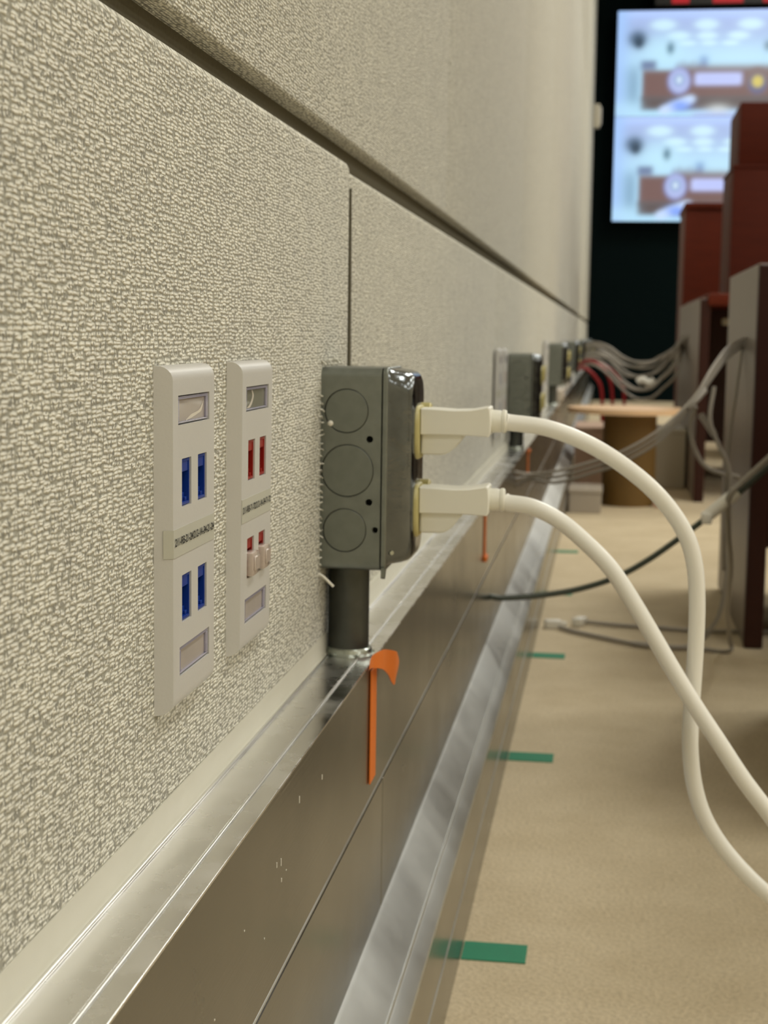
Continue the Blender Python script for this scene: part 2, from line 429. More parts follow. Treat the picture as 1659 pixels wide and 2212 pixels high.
def faceplate(loc, rot, label, hue, text, caps):
    t = thing('data_faceplate', label, 'faceplate', loc, 'network faceplates along the wall')
    t.rotation_euler = (0, rot, 0)
    bm = bmesh.new()
    r = .0050
    # profile of the top and bottom edges: (x, inset)
    prof = [(0, 0), (.0012, .0001)]
    for i in range(1, 7):
        a = math.radians(90 * i / 6)
        prof.append((.0010 + r * math.sin(a), r * (1 - math.cos(a))))
    def loop(x, ins):
        l = LEAN * x / PD
        return [(x, l, ins), (x, PW - l, ins), (x, PW - l, PH - ins), (x, l, PH - ins)]
    loops = [loop(x, i) for x, i in prof]
    vs_ = [[bm.verts.new(p) for p in lp] for lp in loops]
    for a, b in zip(vs_, vs_[1:]):
        for i in range(4): bm.faces.new((a[i], a[(i + 1) % 4], b[(i + 1) % 4], b[i]))
    holes = [quad(*h, PD) for h in WIN + PORTS]
    lps = holed(bm, loops[-1], holes)
    for lp, h in zip(lps[1:], WIN + PORTS):
        back = [bm.verts.new((.0008, v.co.y, v.co.z)) for v in lp]
        for i in range(4): bm.faces.new((lp[i], lp[(i + 1) % 4], back[(i + 1) % 4], back[i]))
    bmesh.ops.remove_doubles(bm, verts=bm.verts, dist=1e-6)
    obj('plate_body', bm, M['plate'], t, smooth=32)
    for k, (y0, y1, z0, z1) in enumerate(WIN):
        g = .0004
        wd = obj('label_window', B(.0010, PD - .0013, y0 + g, y1 - g, z0 + g, z1 - g), M['paper' if (hue == 'blue' or k) else 'paper_dark'], t)
        bm = bmesh.new()
        for a in ((y0 + g, y1 - g, z1 - .0015, z1 - g), (y0 + g, y1 - g, z0 + g, z0 + .0010), (y0 + g, y0 + .0030, z0 + .0010, z1 - .0015), (y1 - .0026, y1 - g, z0 + .0010, z1 - .0015)):
            box(bm, PD - .0014, PD - .0004, *a, bev=.0002, seg=1)
        fm = obj('window_rim', bm, M['clear'], wd); fm['label'] = 'clear plastic rim'
        if k == 0:
            if hue == 'blue':
                pts = [(y0 + .014, z0 + .0011), (y0 + .021, z0 + .0022), (y0 + .030, z0 + .0032), (y0 + .0345, z0 + .0045), (y0 + .0375, z0 + .0072)]
                ws = [.0002, .0007, .0005, .0009, .0003]
            else:
                pts = [(y0 + .0085, z0 + .0012), (y0 + .0120, z0 + .0022), (y0 + .0155, z0 + .0042), (y0 + .0170, z0 + .0062), (y0 + .0150, z0 + .0084)]
                ws = [.0028, .0022, .0016, .0013, .0010]
            bm = bmesh.new(); P = spline([(0, a, b) for a, b in pts], 6); pv = None
            for i, p in enumerate(P):
                wd_ = np.interp(i / (len(P) - 1), np.linspace(0, 1, len(ws)), ws)
                dy, dz = (0, wd_) if hue == 'blue' else (wd_, 0)
                cur = (bm.verts.new((PD - .0012, p.y - dy, p.z - dz)), bm.verts.new((PD - .0012, p.y + dy, p.z + dz)))
                if pv: bm.faces.new((pv[0], pv[1], cur[1], cur[0]))
                pv = cur
            st = obj('glue_streak', bm, M['streak'], wd); st['label'] = 'pale dried glue streak'
    for k, (y0, y1, z0, z1) in enumerate(PORTS):
        g = .00035; h = z1 - z0
        bm = bmesh.new()
        a0, a1, b0, b1 = y0 + g, y1 - g, z0 + g, z1 - g
        # open tube of four walls
        t_ = .0009
        for a in ((a0, a0 + t_, b0, b1), (a1 - t_, a1, b0, b1), (a0 + t_, a1 - t_, b1 - t_, b1), (a0 + t_, a1 - t_, b0, b0 + t_)):
            box(bm, .0005, PD - .0006, *a)
        # shutter across the top quarter
        box(bm, .0020, PD - .0009, a0 + t_, a1 - t_, b1 - h * .27, b1 - t_, bev=.0002, seg=1)
        # stepped latch block at the bottom
        box(bm, .0008, PD - .0022, a0 + t_, a1 - t_, b0 + t_, b0 + h * .23, bev=.0002, seg=1)
        box(bm, .0008, PD - .0012, a0 + t_, a0 + t_ + .0022, b0 + t_, b0 + h * .20, bev=.0002, seg=1)
        box(bm, .0008, PD - .0012, a1 - t_ - .0022, a1 - t_, b0 + t_, b0 + h * .14, bev=.0002, seg=1)
        box(bm, .0008, PD - .0008, a0 + t_, a1 - t_, b0 + t_, b0 + h * .06)
        pt = obj('data_port', bm, M[hue], t, smooth=30)
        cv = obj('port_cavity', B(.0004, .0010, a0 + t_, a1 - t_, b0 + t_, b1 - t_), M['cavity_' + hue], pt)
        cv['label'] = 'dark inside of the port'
        if caps and k >= 2:
            bm = bmesh.new()
            box(bm, PD - .0022, PD + .0024, a0 + .0008, a1 + .0008, b0 + .0003, b1 - h * .34, bev=.0009, seg=2)
            box(bm, PD + .0022, PD + .0031, a0 + .0020, a1 - .0006, b0 + .0026, b1 - h * .34 - .0016, bev=.0004, seg=1)
            cp = obj('clear_cap', bm, M['cap'], pt, smooth=40); cp['label'] = 'clear pinkish plastic plug'
    # printed label strip
    zs0, zs1 = .0544, .0641
    x = PD + .00025
    ye = PW - LEAN - .0006
    if hue == 'blue': poly = [(.0030, .00095), (x, LEAN - .00025), (x, ye), (x - .0002, ye), (x - .0002, LEAN), (.0030, .00120)]
    else: poly = [(x, LEAN + .0002), (x, ye), (x - .0002, ye), (x - .0002, LEAN + .0002)]
    bm = loft(bmesh.new(), [[(px_, py_, zz) for px_, py_ in poly] for zz in (zs0, zs1)])
    sk = obj('label_strip', bm, M['sticker'], t)
    sk['label'] = 'pale label strip with black numbers'
    if text:
        me = text_mesh(text, .0515, .0028); me.materials.append(M['ink'])
        o = bpy.data.objects.new('printed_text', me); COL.objects.link(o); o.parent = sk
        o.location = (x + .0003, .0037, zs0 + .0038)
        o['label'] = 'black printed number code'
    return t

p_blue = faceplate((0, .4957, .3304), 0, 'white faceplate with four blue ports, nearest one at the left', 'blue', '211-RB-21-24/212-1A-34-21-24', False)
p_red = faceplate((-.0008, .5950, .3302), math.radians(.45), 'white faceplate with red ports and two clear plugs, nearest beside the steel box', 'red', '211-RB-71-72/212-1A-34-71-72', True)

# ------------------------------------------------------------------ surface outlet box (local origin at wall, y=.8275, z=0)
def outlet_box(loc, label):
    t = thing('outlet_box', label, 'electrical box', loc, 'steel outlet boxes along the wall')
    y0, y1, z0, z1 = -.0275, .0275, .3352, .4436
    r = .0048; x0, x1 = -.0008, .0325
    lp = rrect(y0, y1, z0, z1, r, 5)
    bm = bmesh.new()
    a = [bm.verts.new((x0, y, z)) for y, z in lp]; b = [bm.verts.new((x1, y, z)) for y, z in lp]
    n = len(lp)
    for i in range(n):
        pa, pb = lp[i], lp[(i + 1) % n]
        if abs(pa[0] - y0) < 1e-6 and abs(pb[0] - y0) < 1e-6: continue
        bm.faces.new((a[i], a[(i + 1) % n], b[(i + 1) % n], b[i]))
    KO = [(.0138, .4208, .0119), (.0146, .3890, .0142), (.0134, .3570, .0119)]
    H = [(.0265, .4060, .00185), (.0265, .3724, .00185), (.0300, .3576, .0016)]
    circ = lambda c, rr, k, y: [(c[0] + rr * math.cos(2 * math.pi * i / k), y, c[1] + rr * math.sin(2 * math.pi * i / k)) for i in range(k)]
    outer = [(x0, y0, z0 + r), (x1, y0, z0 + r), (x1, y0, z1 - r), (x0, y0, z1 - r)]
    loops = holed(bm, outer, [circ(k, k[2], 40, y0) for k in KO] + [circ(k, k[2], 20, y0) for k in H])
    for l in loops[1:]:
        bk = [bm.verts.new((v.co.x, y0 + .0014, v.co.z)) for v in l]
        for i in range(len(l)): bm.faces.new((l[i], l[(i + 1) % len(l)], bk[(i + 1) % len(l)], bk[i]))
    bmesh.ops.remove_doubles(bm, verts=bm.verts, dist=1e-6)
    obj('box_body', bm, M['galv'], t, smooth=35)
    for k in KO:
        bm = bmesh.new()
        loft(bm, [circ(k, k[2] - .0002, 40, y0 + .0013), circ(k, k[2] - .0002, 40, y0 + .0005), circ(k, k[2] - .0007, 40, y0 + .0001)])
        obj('knockout', bm, M['galv_disc'], t, smooth=35)
    bm = bmesh.new()
    bmesh.ops.create_uvsphere(bm, u_segments=10, v_segments=8, radius=.0016, matrix=Matrix.Translation((.0052, y0 - .0002, .4140)))
    pb = obj('paint_dab', bm, M['tie'], t, smooth=60); pb['label'] = 'small white dab'
    # flange of the raised cover
    bm = bmesh.new()
    rloft(bm, y0 - .0006, y1 + .0006, z0 + .0004, z1 + .0004, [(.0334, 0, .004), (.0353, 0, .004), (.0358, .0004, .004)])
    v = [(y0 - .0004, .3372), (y0 + .006, .3372), (y0 + .0030, .3325), (y0 + .0010, .3312), (y0 - .0004, .3322)]
    loft(bm, [[(x, y, z) for y, z in v] for x in (.0334, .0356)])
    fl = obj('cover_flange', bm, M['galv'], t, smooth=35)
    bm = bmesh.new()
    rloft(bm, y0 + .0008, y1 - .0008, z0 + .0030, z1 - .0006,
          [(.0354, -.0004, .006), (.0372, .0000, .0095), (.0430, .0009, .0105), (.0462, .0018, .0112), (.0482, .0034, .0112), (.0492, .0056, .0105)], n=8)
    obj('raised_cover', bm, M['cover'], t, smooth=50)
    bm = bmesh.new()
    cyl(bm, (.0366, y0 + .004, .3455), (.0392, y0 + .0005, .3455), .0016, .0012, 10)
    sc = obj('screw', bm, M['zinc'], t, smooth=40)
    for zz in (.3945, .3520):
        bm = bmesh.new()
        rloft(bm, -.0172, .0172, zz, zz + .0290, [(.0470, 0, .010), (.0503, 0, .010), (.0509, .0005, .0095), (.0513, .0013, .009)], n=7)
        ot = obj('outlet_face', bm, M['ivory'], t, smooth=40); ot['label'] = 'ivory outlet face'
        bm = bmesh.new()
        rloft(bm, .0060, .0174, zz + .006, zz + .0300, [(.0490, 0, .005), (.0540, 0, .005), (.0548, .0008, .0045)], n=5)
        obj('outlet_rib', bm, M['ivory'], ot, smooth=40)
        bm = bmesh.new()
        box(bm, .0512, .0514, -.0075, -.0055, zz + .013, zz + .021); box(bm, .0512, .0514, .0055, .0072, zz + .013, zz + .020)
        cyl(bm, (.0511, 0, zz + .0075), (.0514, 0, zz + .0075), .0024, None, 12)
        obj('slot', bm, M['black'], ot)
    bm = bmesh.new()
    cyl(bm, (.0122, -.003, .2880), (.0122, -.003, .3356), .0113, None, 28)
    obj('conduit_stub', bm, M['conduit'], t, smooth=40)
    bm = bmesh.new()
    for za, zb, ra, rb in ((.2846, .2866, .0126, .0130), (.2866, .2884, .0130, .0124), (.2884, .2892, .0124, .0118)):
        cyl(bm, (.0128, -.003, za), (.0128, -.003, zb), ra, rb, 24)
    for a_ in range(0, 360, 60):
        c, s = math.cos(math.radians(a_)), math.sin(math.radians(a_))
        cyl(bm, (.0128 + .0125 * c, -.003 + .0125 * s, .2860), (.0128 + .0140 * c, -.003 + .0140 * s, .2868), .0010, .0008, 8)
    ln = obj('locknut', bm, M['zinc'], t, smooth=40); ln['label'] = 'bright zinc locknut'
    return t
ob1 = outlet_box((0, .8275, 0), 'galvanised steel outlet box with two white plugs, nearest on the wall')

# far repeats of the wall groups
where = ['second', 'third', 'fourth', 'fifth', 'sixth', 'seventh']
for k in range(1, 7):
    dz = -.007 if k == 1 else 0
    for src, kind in ((p_blue, 'blue-ported white faceplate, left of the pair by the {} steel box along the wall'), (p_red, 'red-ported white faceplate, right of the pair by the {} steel box along the wall')):
        c = copy_tree(src, ('printed_text', 'port_cavity', 'glue_streak', 'clear_cap'))
        c.location.y += 1.575 * k; c.location.z += dz
        c['label'] = kind.format(where[k - 1])
    c = copy_tree(ob1, ('paint_dab', 'screw', 'slot'))
    c.location.y += 1.575 * k
    if k == 1:
        c.location.z -= .0095
        for ch in c.children:
            if ch.name.split('.')[0] in ('conduit_stub', 'locknut'): ch.location.z += .0095
    c['label'] = 'grey steel outlet box on a conduit stub, {} from the front along the wall'.format(where[k - 1])

# ------------------------------------------------------------------ power cords
def power_cord(label, z, pts, yc):
    t = thing('power_cable', label, 'power cable', (.0515, .8275, z), 'white power cables')
    ox, oz = .0515, z
    prof_top = [(.0000, .0000), (.0090, -.0003), (.0180, -.0008), (.0270, -.0004), (.0335, .0008), (.0362, .0013), (.0372, .0006),
                (.0378, -.0060), (.0375, -.0135), (.0365, -.0146), (.0250, -.0140), (.0150, -.0139), (.0000, -.0140)]
    bm = bmesh.new()
    hw = [.0125, .0125, .0123, .0118, .0120, .0122, .0118, .0118, .0118, .0122, .0120, .0123, .0125]
    b = .0016
    L1 = [(x, -h, zz) for (x, zz), h in zip(prof_top, hw)]; L2 = [(x, h, zz) for (x, zz), h in zip(prof_top, hw)]
    cx = .018; cz = -.007
    ins = lambda L, k: [(cx + (x - cx) * (1 - k / .019), y, cz + (zz - cz) * (1 - k / .0075)) for x, y, zz in L]
    m1 = [(x, y + .0006, zz) for x, y, zz in L1]; m2 = [(x, y - .0006, zz) for x, y, zz in L2]
    loft(bm, [ins(L1, .0005), m1, m2, ins(L2, .0005)])
    pg = obj('plug', bm, M['plug'], t, smooth=35)
    bm = bmesh.new()
    low = [(.0003, -.0130), (.0245, -.0132), (.0215, -.0170), (.0180, -.0215), (.0145, -.0243), (.0120, -.0250), (.0003, -.0250)]
    loft(bm, [[(x, y, zz) for x, zz in low] for y in (-.0095, .0095)])
    bmesh.ops.bevel(bm, geom=bm.edges[:], offset=.0008, segments=2, affect='EDGES')
    obj('plug_base', bm, M['plug'], pg, smooth=40)
    bm = bmesh.new()
    N_ = 20
    for xa, ra in (((.0374, .0058), (.0385, .0060)), ((.0385, .0060), (.0430, .0058)), ((.0430, .0058), (.0434, .0064)), ((.0434, .0064), (.0449, .0064)), ((.0449, .0064), (.0456, .0050))):
        pass
    lv = [(.0372, .0060), (.0384, .0062), (.0420, .0060), (.0428, .0057), (.0434, .0063), (.0448, .0064), (.0456, .0058), (.0458, .0046)]
    loft(bm, [[(x, rr * math.cos(2 * math.pi * i / N_), -.0066 + rr * math.sin(2 * math.pi * i / N_)) for i in range(N_)] for x, rr in lv])
    obj('strain_relief', bm, M['plug'], pg, smooth=40)
    bm = bmesh.new()
    Q = [(x - ox, y - .8275, zz - oz) for x, y, zz in pts]
    tube(bm, [(.0445, 0, -.0066)] + Q, .00455, 18, 8)
    obj('cord', bm, M['cord'], t, smooth=60)
    return t
c1 = [(.0985, .828, .4150), (.1185, .829, .4125), (.1385, .830, .4055), (.156, .831, .3959), (.1736, .832, .3827), (.1865, .834, .3690), (.1958, .835, .3540),
      (.2004, .836, .3385), (.2022, .837, .3209), (.2026, .838, .3006), (.2022, .839, .2770), (.2016, .840, .2535), (.2020, .840, .2350), (.2048, .840, .2160),
      (.2104, .840, .1990), (.2198, .840, .1835), (.2330, .840, .1685), (.2484, .840, .1550), (.270, .845, .140), (.305, .86, .122), (.35, .88, .098), (.40, .90, .066), (.45, .93, .032), (.50, .96, .010), (.56, 1.0, .0050), (.75, 1.05, .0050)]
c2 = [(.0985, .827, .3715), (.1121, .826, .3696), (.1271, .825, .3627), (.1408, .824, .3520), (.1545, .823, .3388), (.1658, .822, .3231), (.1774, .821, .3048), (.1902, .820, .2841),
      (.2029, .819, .2646), (.2157, .818, .2463), (.2285, .818, .2277), (.2411, .818, .2117), (.255, .818, .194), (.285, .822, .158), (.33, .83, .112), (.38, .84, .066), (.43, .85, .028), (.48, .86, .0085), (.54, .88, .0050), (.72, .90, .0050)]
power_cord('thick white power cable from the upper outlet, passing behind the other one', .4222, c1, .83)
power_cord('thick white power cable from the lower outlet, crossing in front of the other', .3796, c2, .82)

# ------------------------------------------------------------------ orange tags on the raceway
def orange_tag(y, zt, zb, wdt, flag, label):
    t = thing('orange_tag', label, 'tag', (.0281, y, zt), 'orange tags on the raceway')
    bm = bmesh.new()
    h = zt - zb
    box(bm, .0001, .0009, 0, wdt, -h, .0085 if flag else 0, bev=.0002, seg=1)
    obj('tag_strip', bm, M['orange'], t)
    if flag:
        # curled end: a thin sheet arching out from the ledge and drooping at the tip
        bm = bmesh.new()
        out = [(-0.0379, 0.0179), (-0.0319, 0.021), (-0.0125, 0.0211), (0.0117, 0.0182), (0.0396, 0.0117), (0.0615, 0.0044), (0.0681, -0.0014), (0.0647, -0.0061), (0.0532, -0.0085), (0.0437, -0.0088), (0.0339, -0.0047), (0.0241, 0.0018), (0.0093, 0.0076), (-0.0184, 0.0144)]
        P = [p_ for p_ in spline([(0, a, b) for a, b in out + out[:1]], 4)][:-1]
        fold = lambda y, z: .0052 + .0026 * math.sin(min(1., max(0., y / .095)) * math.pi) + .0006 * math.cos(y * 150) - max(0., -z) * .10
        holed(bm, [(0, p_.y, p_.z) for p_ in P], [])
        bmesh.ops.subdivide_edges(bm, edges=[e for e in bm.edges if e.calc_length() > .006], cuts=2, use_grid_fill=True)
        bmesh.ops.triangulate(bm, faces=[f for f in bm.faces if len(f.verts) > 4])
        for v in bm.verts: v.co.x = fold(v.co.y, v.co.z)
        bmesh.ops.recalc_face_normals(bm, faces=bm.faces)
        bmesh.ops.solidify(bm, geom=bm.faces[:], thickness=.0004)
        obj('curled_flag', bm, M['orange'], t, smooth=60)
    else:
        bm = bmesh.new()
        zz = 0 if flag is None else -h
        box(bm, .0001, .0034, -.001, wdt + .001, zz - .002, zz + .004, bev=.001, seg=2)
        obj('folded_end', bm, M['orange'], t, smooth=50)
    return t
orange_tag(.8015, .2720, .2172, .0195, True, 'orange tag with a curled flag, just below the nearest steel box')
orange_tag(1.577, .2780, .2280, .0220, False, 'orange tag half hidden below the lower white plug')
orange_tag(2.440, .2760, .2290, .0400, None, 'orange tag farthest away, beneath the second outlet box')

# ------------------------------------------------------------------ tape marks on the floor
for i, (y, xa, xb) in enumerate(((1.089, .0557, .1036), (1.632, .0557, .1045), (2.176, .0557, .1020), (2.722, .0560, .100), (3.268, .0560, .100))):
    words = ['nearest, at the bottom edge', 'second from the front', 'third from the front', 'fourth from the front', 'fifth from the front, faint']
    bm = bmesh.new()
    box(bm, xa, xb, y - .001, y + .033, .0002, .0009)
    tag(obj('floor_tape', bm, M['green']), 'short green tape mark on the carpet by the raceway, ' + words[i], 'tape', 'green tape marks on the floor')

# ------------------------------------------------------------------ small scrap by the conduit
bm = bmesh.new()
tube(bm, [(-.0002, .797, .3335), (.0030, .7965, .3318), (.0085, .7962, .3268)], .0008, 6, 4)
tag(obj('tape_scrap', bm, M['tie'], smooth=60), 'thin white scrap stuck out beside the conduit of the nearest box', 'scrap')

# ------------------------------------------------------------------ cables
def cable(name, pts, r, mat, label, group=None, n=10):
    bm = bmesh.new(); tube(bm, pts, r, n, 8)
    o = obj(name, bm, M[mat], smooth=60)
    if label: tag(o, label, 'cable', group)
    return o
t = thing('data_cable', 'dark green-grey cable from the raceway rising right, bound with a white wrap', 'cable', (0, 0, 0))
o = cable('cable_jacket', [(.0270, 1.70, .1690), (.042, 1.705, .1670), (.084, 1.715, .170), (.126, 1.72, .178), (.167, 1.72, .193), (.202, 1.72, .214), (.237, 1.72, .241), (.266, 1.72, .265), (.295, 1.72, .290), (.328, 1.72, .321), (.384, 1.73, .376)], .0034, 'dark_cable', None)
o.parent = t
bm = bmesh.new()
tube(bm, [(.262, 1.7195, .2625), (.270, 1.7195, .2700), (.280, 1.7195, .2790), (.297, 1.7195, .2940)], .0068, 12, 4)
box(bm, .2585, .2700, 1.711, 1.727, .2570, .2700, bev=.002)
o = obj('tie_wrap', bm, M['tie'], t, smooth=60); o['label'] = 'white wrap'
cable('data_cable', [(.384, 1.722, .3868), (.328, 1.712, .3325), (.300, 1.711, .3045), (.287, 1.712, .288), (.290, 1.75, .250), (.303, 1.85, .190), (.318, 2.05, .105), (.338, 2.24, .030), (.340, 2.26, .0048), (.292, 2.27, .0048), (.223, 2.272, .0048), (.154, 2.324, .0048), (.112, 2.362, .0048), (.088, 2.39, .0050)], .0034, 'gray_cable', 'pale grey cable dropping from the white wrap to the floor', 'grey cables near the first desk')
def connector(loc, rz, label, l=.026):
    t = thing('plug_connector', label, 'connector', loc, 'white cable connectors')
    t.rotation_euler = (0, 0, rz)
    obj('connector_body', B(-l / 2, l / 2, -.008, .008, .0005, .014, bev=.002), M['tie'], t, smooth=40)
    obj('connector_boot', B(l / 2 - .001, l / 2 + .009, -.005, .005, .0025, .011, bev=.002), M['tie'], t, smooth=40)
    return t
connector((.077, 2.405, 0), .2, 'white connector at the end of a cable on the floor, by the raceway')
connector((.118, 2.435, 0), 1.2, 'second white connector on the floor, just right of the first', .03)
cable('data_cable', [(.127, 2.44, .006), (.18, 2.43, .0048), (.25, 2.42, .0048), (.33, 2.41, .0048), (.5, 2.45, .0048)], .0032, 'gray_cable', 'grey cable lying straight across the carpet under the first desk', 'grey cables near the first desk')
bl = ['topmost', 'middle', 'lowest']
for i in range(3):
    d = (-1, 0, 1)[i]
    off = lambda x, y, z, k=1.: (x, y + .008 * d * k, z - .0085 * d * k)
    cable('data_cable', [(.027, 2.13 + .02 * d, .262 - .012 * d), off(.046, 2.15, .264, .5), off(.083, 2.15, .265), off(.134, 2.15, .280), off(.178, 2.15, .297), off(.228, 2.17, .328), off(.272, 2.20, .374, .55), off(.300, 2.26, .412), off(.328, 2.36, .440), (.363, 2.50 + .01 * d, .456 - .006 * d)], .0023, 'gray_cable',
          bl[i] + ' of the three grey cables slung from the raceway to the first desk', 'grey cables near the first desk')
bm = bmesh.new(); tube(bm, [(.262, 2.19, .364), (.274, 2.20, .374), (.288, 2.225, .388)], .0050, 12, 4)
tag(obj('tie_wrap', bm, M['gray_cable'], smooth=60), 'grey wrap around the three slung grey cables', 'wrap')
cable('data_cable', [(.276, 2.215, .365), (.270, 2.235, .335), (.280, 2.25, .300), (.300, 2.255, .274), (.345, 2.26, .262)], .0032, 'gray_cable', 'grey cable hanging in a loop under the grey wrap, left one', 'grey cables near the first desk')
cable('data_cable', [(.304, 2.265, .392), (.299, 2.25, .345), (.313, 2.25, .308), (.329, 2.255, .274), (.333, 2.26, .213), (.334, 2.265, .144), (.330, 2.27, .085), (.318, 2.275, .040), (.285, 2.285, .0048), (.20, 2.29, .0048)], .0032, 'gray_cable', 'grey cable hanging down along the first desk panel to the floor', 'grey cables near the first desk')
cable('data_cable', [(.363, 2.52, .45), (.350, 2.44, .38), (.340, 2.42, .30), (.338, 2.42, .20), (.340, 2.42, .10)], .0026, 'gray_cable', 'thin grey cable hanging down the face of the first desk panel', 'grey cables near the first desk')
bm = bmesh.new()
tube(bm, [(.297, 2.44, .343), (.305, 2.44, .332), (.320, 2.44, .311)], .0055, 8, 4)
tag(obj('cable_end', bm, M['gray_cable'], smooth=60), 'loose grey cable end hanging between the two desks', 'cable')

# bunch of far cables between the wall outlets and the second desk
rnd = random.Random(11)
FAR = [(5.35, .440, .075), (5.4, .425, .085), (5.45, .432, .06), (5.5, .410, .09), (5.2, .398, .10), (5.1, .390, .12), (5.0, .380, .11), (4.9, .372, .125), (5.3, .405, .07)]
pl = ['topmost', 'second from the top', 'third from the top', 'fourth from the top', 'fifth from the top', 'sixth from the top', 'seventh from the top', 'lowest', 'shortest']
for i, (y, z, sag) in enumerate(FAR):
    xe, ze = .4025, .468 - .012 * (i % 4)
    pts = [(.075, y + .1, z - .004), (.11, y, z)]
    for u in (.15, .3, .45, .6, .72, .85):
        x = .11 + (xe - .11) * u
        s_ = math.sin(math.pi * min(1, u * .62 + .28)) if u > .2 else .35
        zz = z * (1 - u) + ze * u - sag * math.sin(math.pi * u ** 1.15) * 1.05 + (.010 if u < .2 else 0) + rnd.uniform(-.004, .004)
        pts.append((x, y - .2 * u + rnd.uniform(-.02, .02), zz))
    pts += [(xe, 4.95 + .05 * i, ze)]
    cable('data_cable', pts, .0042, 'gray_cable', pl[i] + ' far grey cable sagging to the second desk', 'far grey cables')
for i, pts in enumerate(([(.062, 5.0, .372), (.09, 4.95, .385), (.125, 4.9, .372), (.155, 4.9, .334), (.168, 4.9, .275), (.172, 4.9, .15), (.175, 4.9, .0075), (.20, 4.95, .0075)],
                         [(.065, 5.1, .362), (.10, 5.05, .378), (.15, 5.0, .362), (.185, 5.0, .33), (.205, 5.0, .28), (.21, 5.0, .15), (.212, 5.0, .0075), (.24, 5.05, .0075)],
                         [(.062, 4.85, .36), (.085, 4.8, .362), (.115, 4.8, .335), (.135, 4.8, .29), (.14, 4.8, .15), (.148, 4.82, .0075), (.16, 4.9, .0075)])):
    cable('data_cable', pts, .0055, 'red_cable', ['middle', 'right', 'left'][i] + ' one of three dark red cables drooping behind the round table', 'red cables')
bm = bmesh.new()
tube(bm, [(.247, 4.95, .318), (.262, 4.95, .326), (.285, 4.95, .315), (.300, 4.95, .328)], .012, 8, 4)
tag(obj('tie_wrap', bm, M['tie'], smooth=60), 'pale wrap bunching the far grey cables at their lowest point', 'wrap')

# white adapter on the ledge far along
t = thing('power_adapter', 'white power adapter sitting on the raceway ledge beyond the second outlet box', 'adapter', (.012, 4.25, .2846))
obj('adapter_body', B(-.012, .020, -.12, .12, 0, .032, bev=.004), M['whitebox'], t, smooth=40)
obj('adapter_lead', tube(bmesh.new(), [(.004, .115, .012), (.004, .3, .010), (.006, .8, .009), (.004, 1.6, .008)], .006, 8, 4), M['whitebox'], t, smooth=60)

# ------------------------------------------------------------------ desks
def desk(loc, depth, width, label, top, setback, board_z0):
    t = thing('desk', label, 'desk', loc, 'low desks in rows')
    th = .030
    sp = obj('side_panel', B(0, .018, 0.004, depth, .004, .572, bev=.002), M['laminate'], t); sp['label'] = 'grey-brown laminate side panel'
    obj('panel_edge', B(.0, .028, -.012, .004, 0, .570, bev=.003), M['mahog_dark_shade'], t)
    obj('front_board', B(.028, width, setback, setback + .02, board_z0, .552), M['mahog_dark_shade'], t)
    obj('back_board', B(.018, width, depth - .03, depth - .01, board_z0, .552), M['mahog_dark_shade'], t)
    if top:
        obj('desk_top', B(.020, width, -.02, depth, .552, .586, bev=.004), M['mahog'], t, smooth=40)
    else:
        obj('desk_top', B(.045, width, .0, depth, .552, .584, bev=.004), M['mahog'], t, smooth=40)
    obj('far_leg', B(width - .03, width, 0, depth, 0, .552, bev=.003), M['mahog_dark_shade'], t)
    return t
desk((.365, 2.320, 0), .54, 2.2, 'nearest desk at the right edge, grey-brown side panel and dark front edge', False, .012, .150)
desk((.402, 4.392, 0), 1.25, 2.2, 'second desk behind the first, with reddish top edge over a dark knee space', True, .62, .130)
desk((.385, 1.40, 0), .53, 2.2, 'third desk, nearest the camera, unseen past the right edge, added to shade the carpet', True, .3, .150)  # out-of-view desk, added for the shade it casts on the carpet
# small grey clip inside the far desk
tag(obj('cable_clip', B(.478, .500, 4.60, 4.63, .500, .520, bev=.004), M['beige'], smooth=40), 'small pale clip under the top of the second desk', 'clip')

# ------------------------------------------------------------------ tall mahogany furniture in front of the screens
t = thing('lectern', 'reddish mahogany lectern, lower and left of the two in front of the screen', 'lectern', (.472, 7.0, 0))
obj('lectern_body', B(0, .55, 0, .5, .05, 1.03, bev=.006), M['mahog'], t, smooth=40)
obj('lectern_top', B(-.004, .56, -.01, .52, 1.03, 1.056, bev=.004), M['mahog'], t, smooth=40)
obj('plinth', B(.02, .53, .02, .48, 0, .05), M['mahog_deep'], t)
t = thing('lectern', 'taller dark mahogany lectern at the right, overlapping the lower screen', 'lectern', (.597, 6.0, 0))
obj('lectern_body', B(0, .75, 0, .5, .05, 1.100, bev=.006), M['mahog_deep'], t, smooth=40)
obj('upper_stage', B(.018, .74, .01, .48, 1.112, 1.345, bev=.006), M['mahog_deep'], t, smooth=40)
obj('shelf_moulding', B(-.003, .755, -.004, .5, 1.100, 1.112, bev=.003), M['mahog_deep'], t)
obj('plinth', B(.02, .73, .02, .48, 0, .05), M['mahog_deep'], t)

# ------------------------------------------------------------------ round table, cartons
t = thing('round_table', 'low round table with light wood top on an ochre drum base', 'table', (.205, 4.27, 0))
bm = bmesh.new(); cyl(bm, (0, 0, .254), (0, 0, .268), .160, None, 48)
bmesh.ops.bevel(bm, geom=[e for e in bm.edges if e.is_boundary is False and abs(e.verts[0].co.z - e.verts[1].co.z) < 1e-6], offset=.003, segments=2, affect='EDGES')
obj('table_top', bm, M['lightwood'], t, smooth=40)
bm = bmesh.new(); cyl(bm, (.012, 0, 0), (.012, 0, .254), .073, None, 40)
obj('drum_base', bm, M['ochre'], t, smooth=40)
def carton(name, loc, s, mat, label):
    t = thing(name, label, 'box', loc)
    obj('box_body', B(0, s[0], 0, s[1], 0, s[2], bev=.003), M[mat], t)
    obj('box_lid', B(-.002, s[0] + .002, -.002, s[1] + .002, s[2], s[2] + .012, bev=.003), M[mat], t)
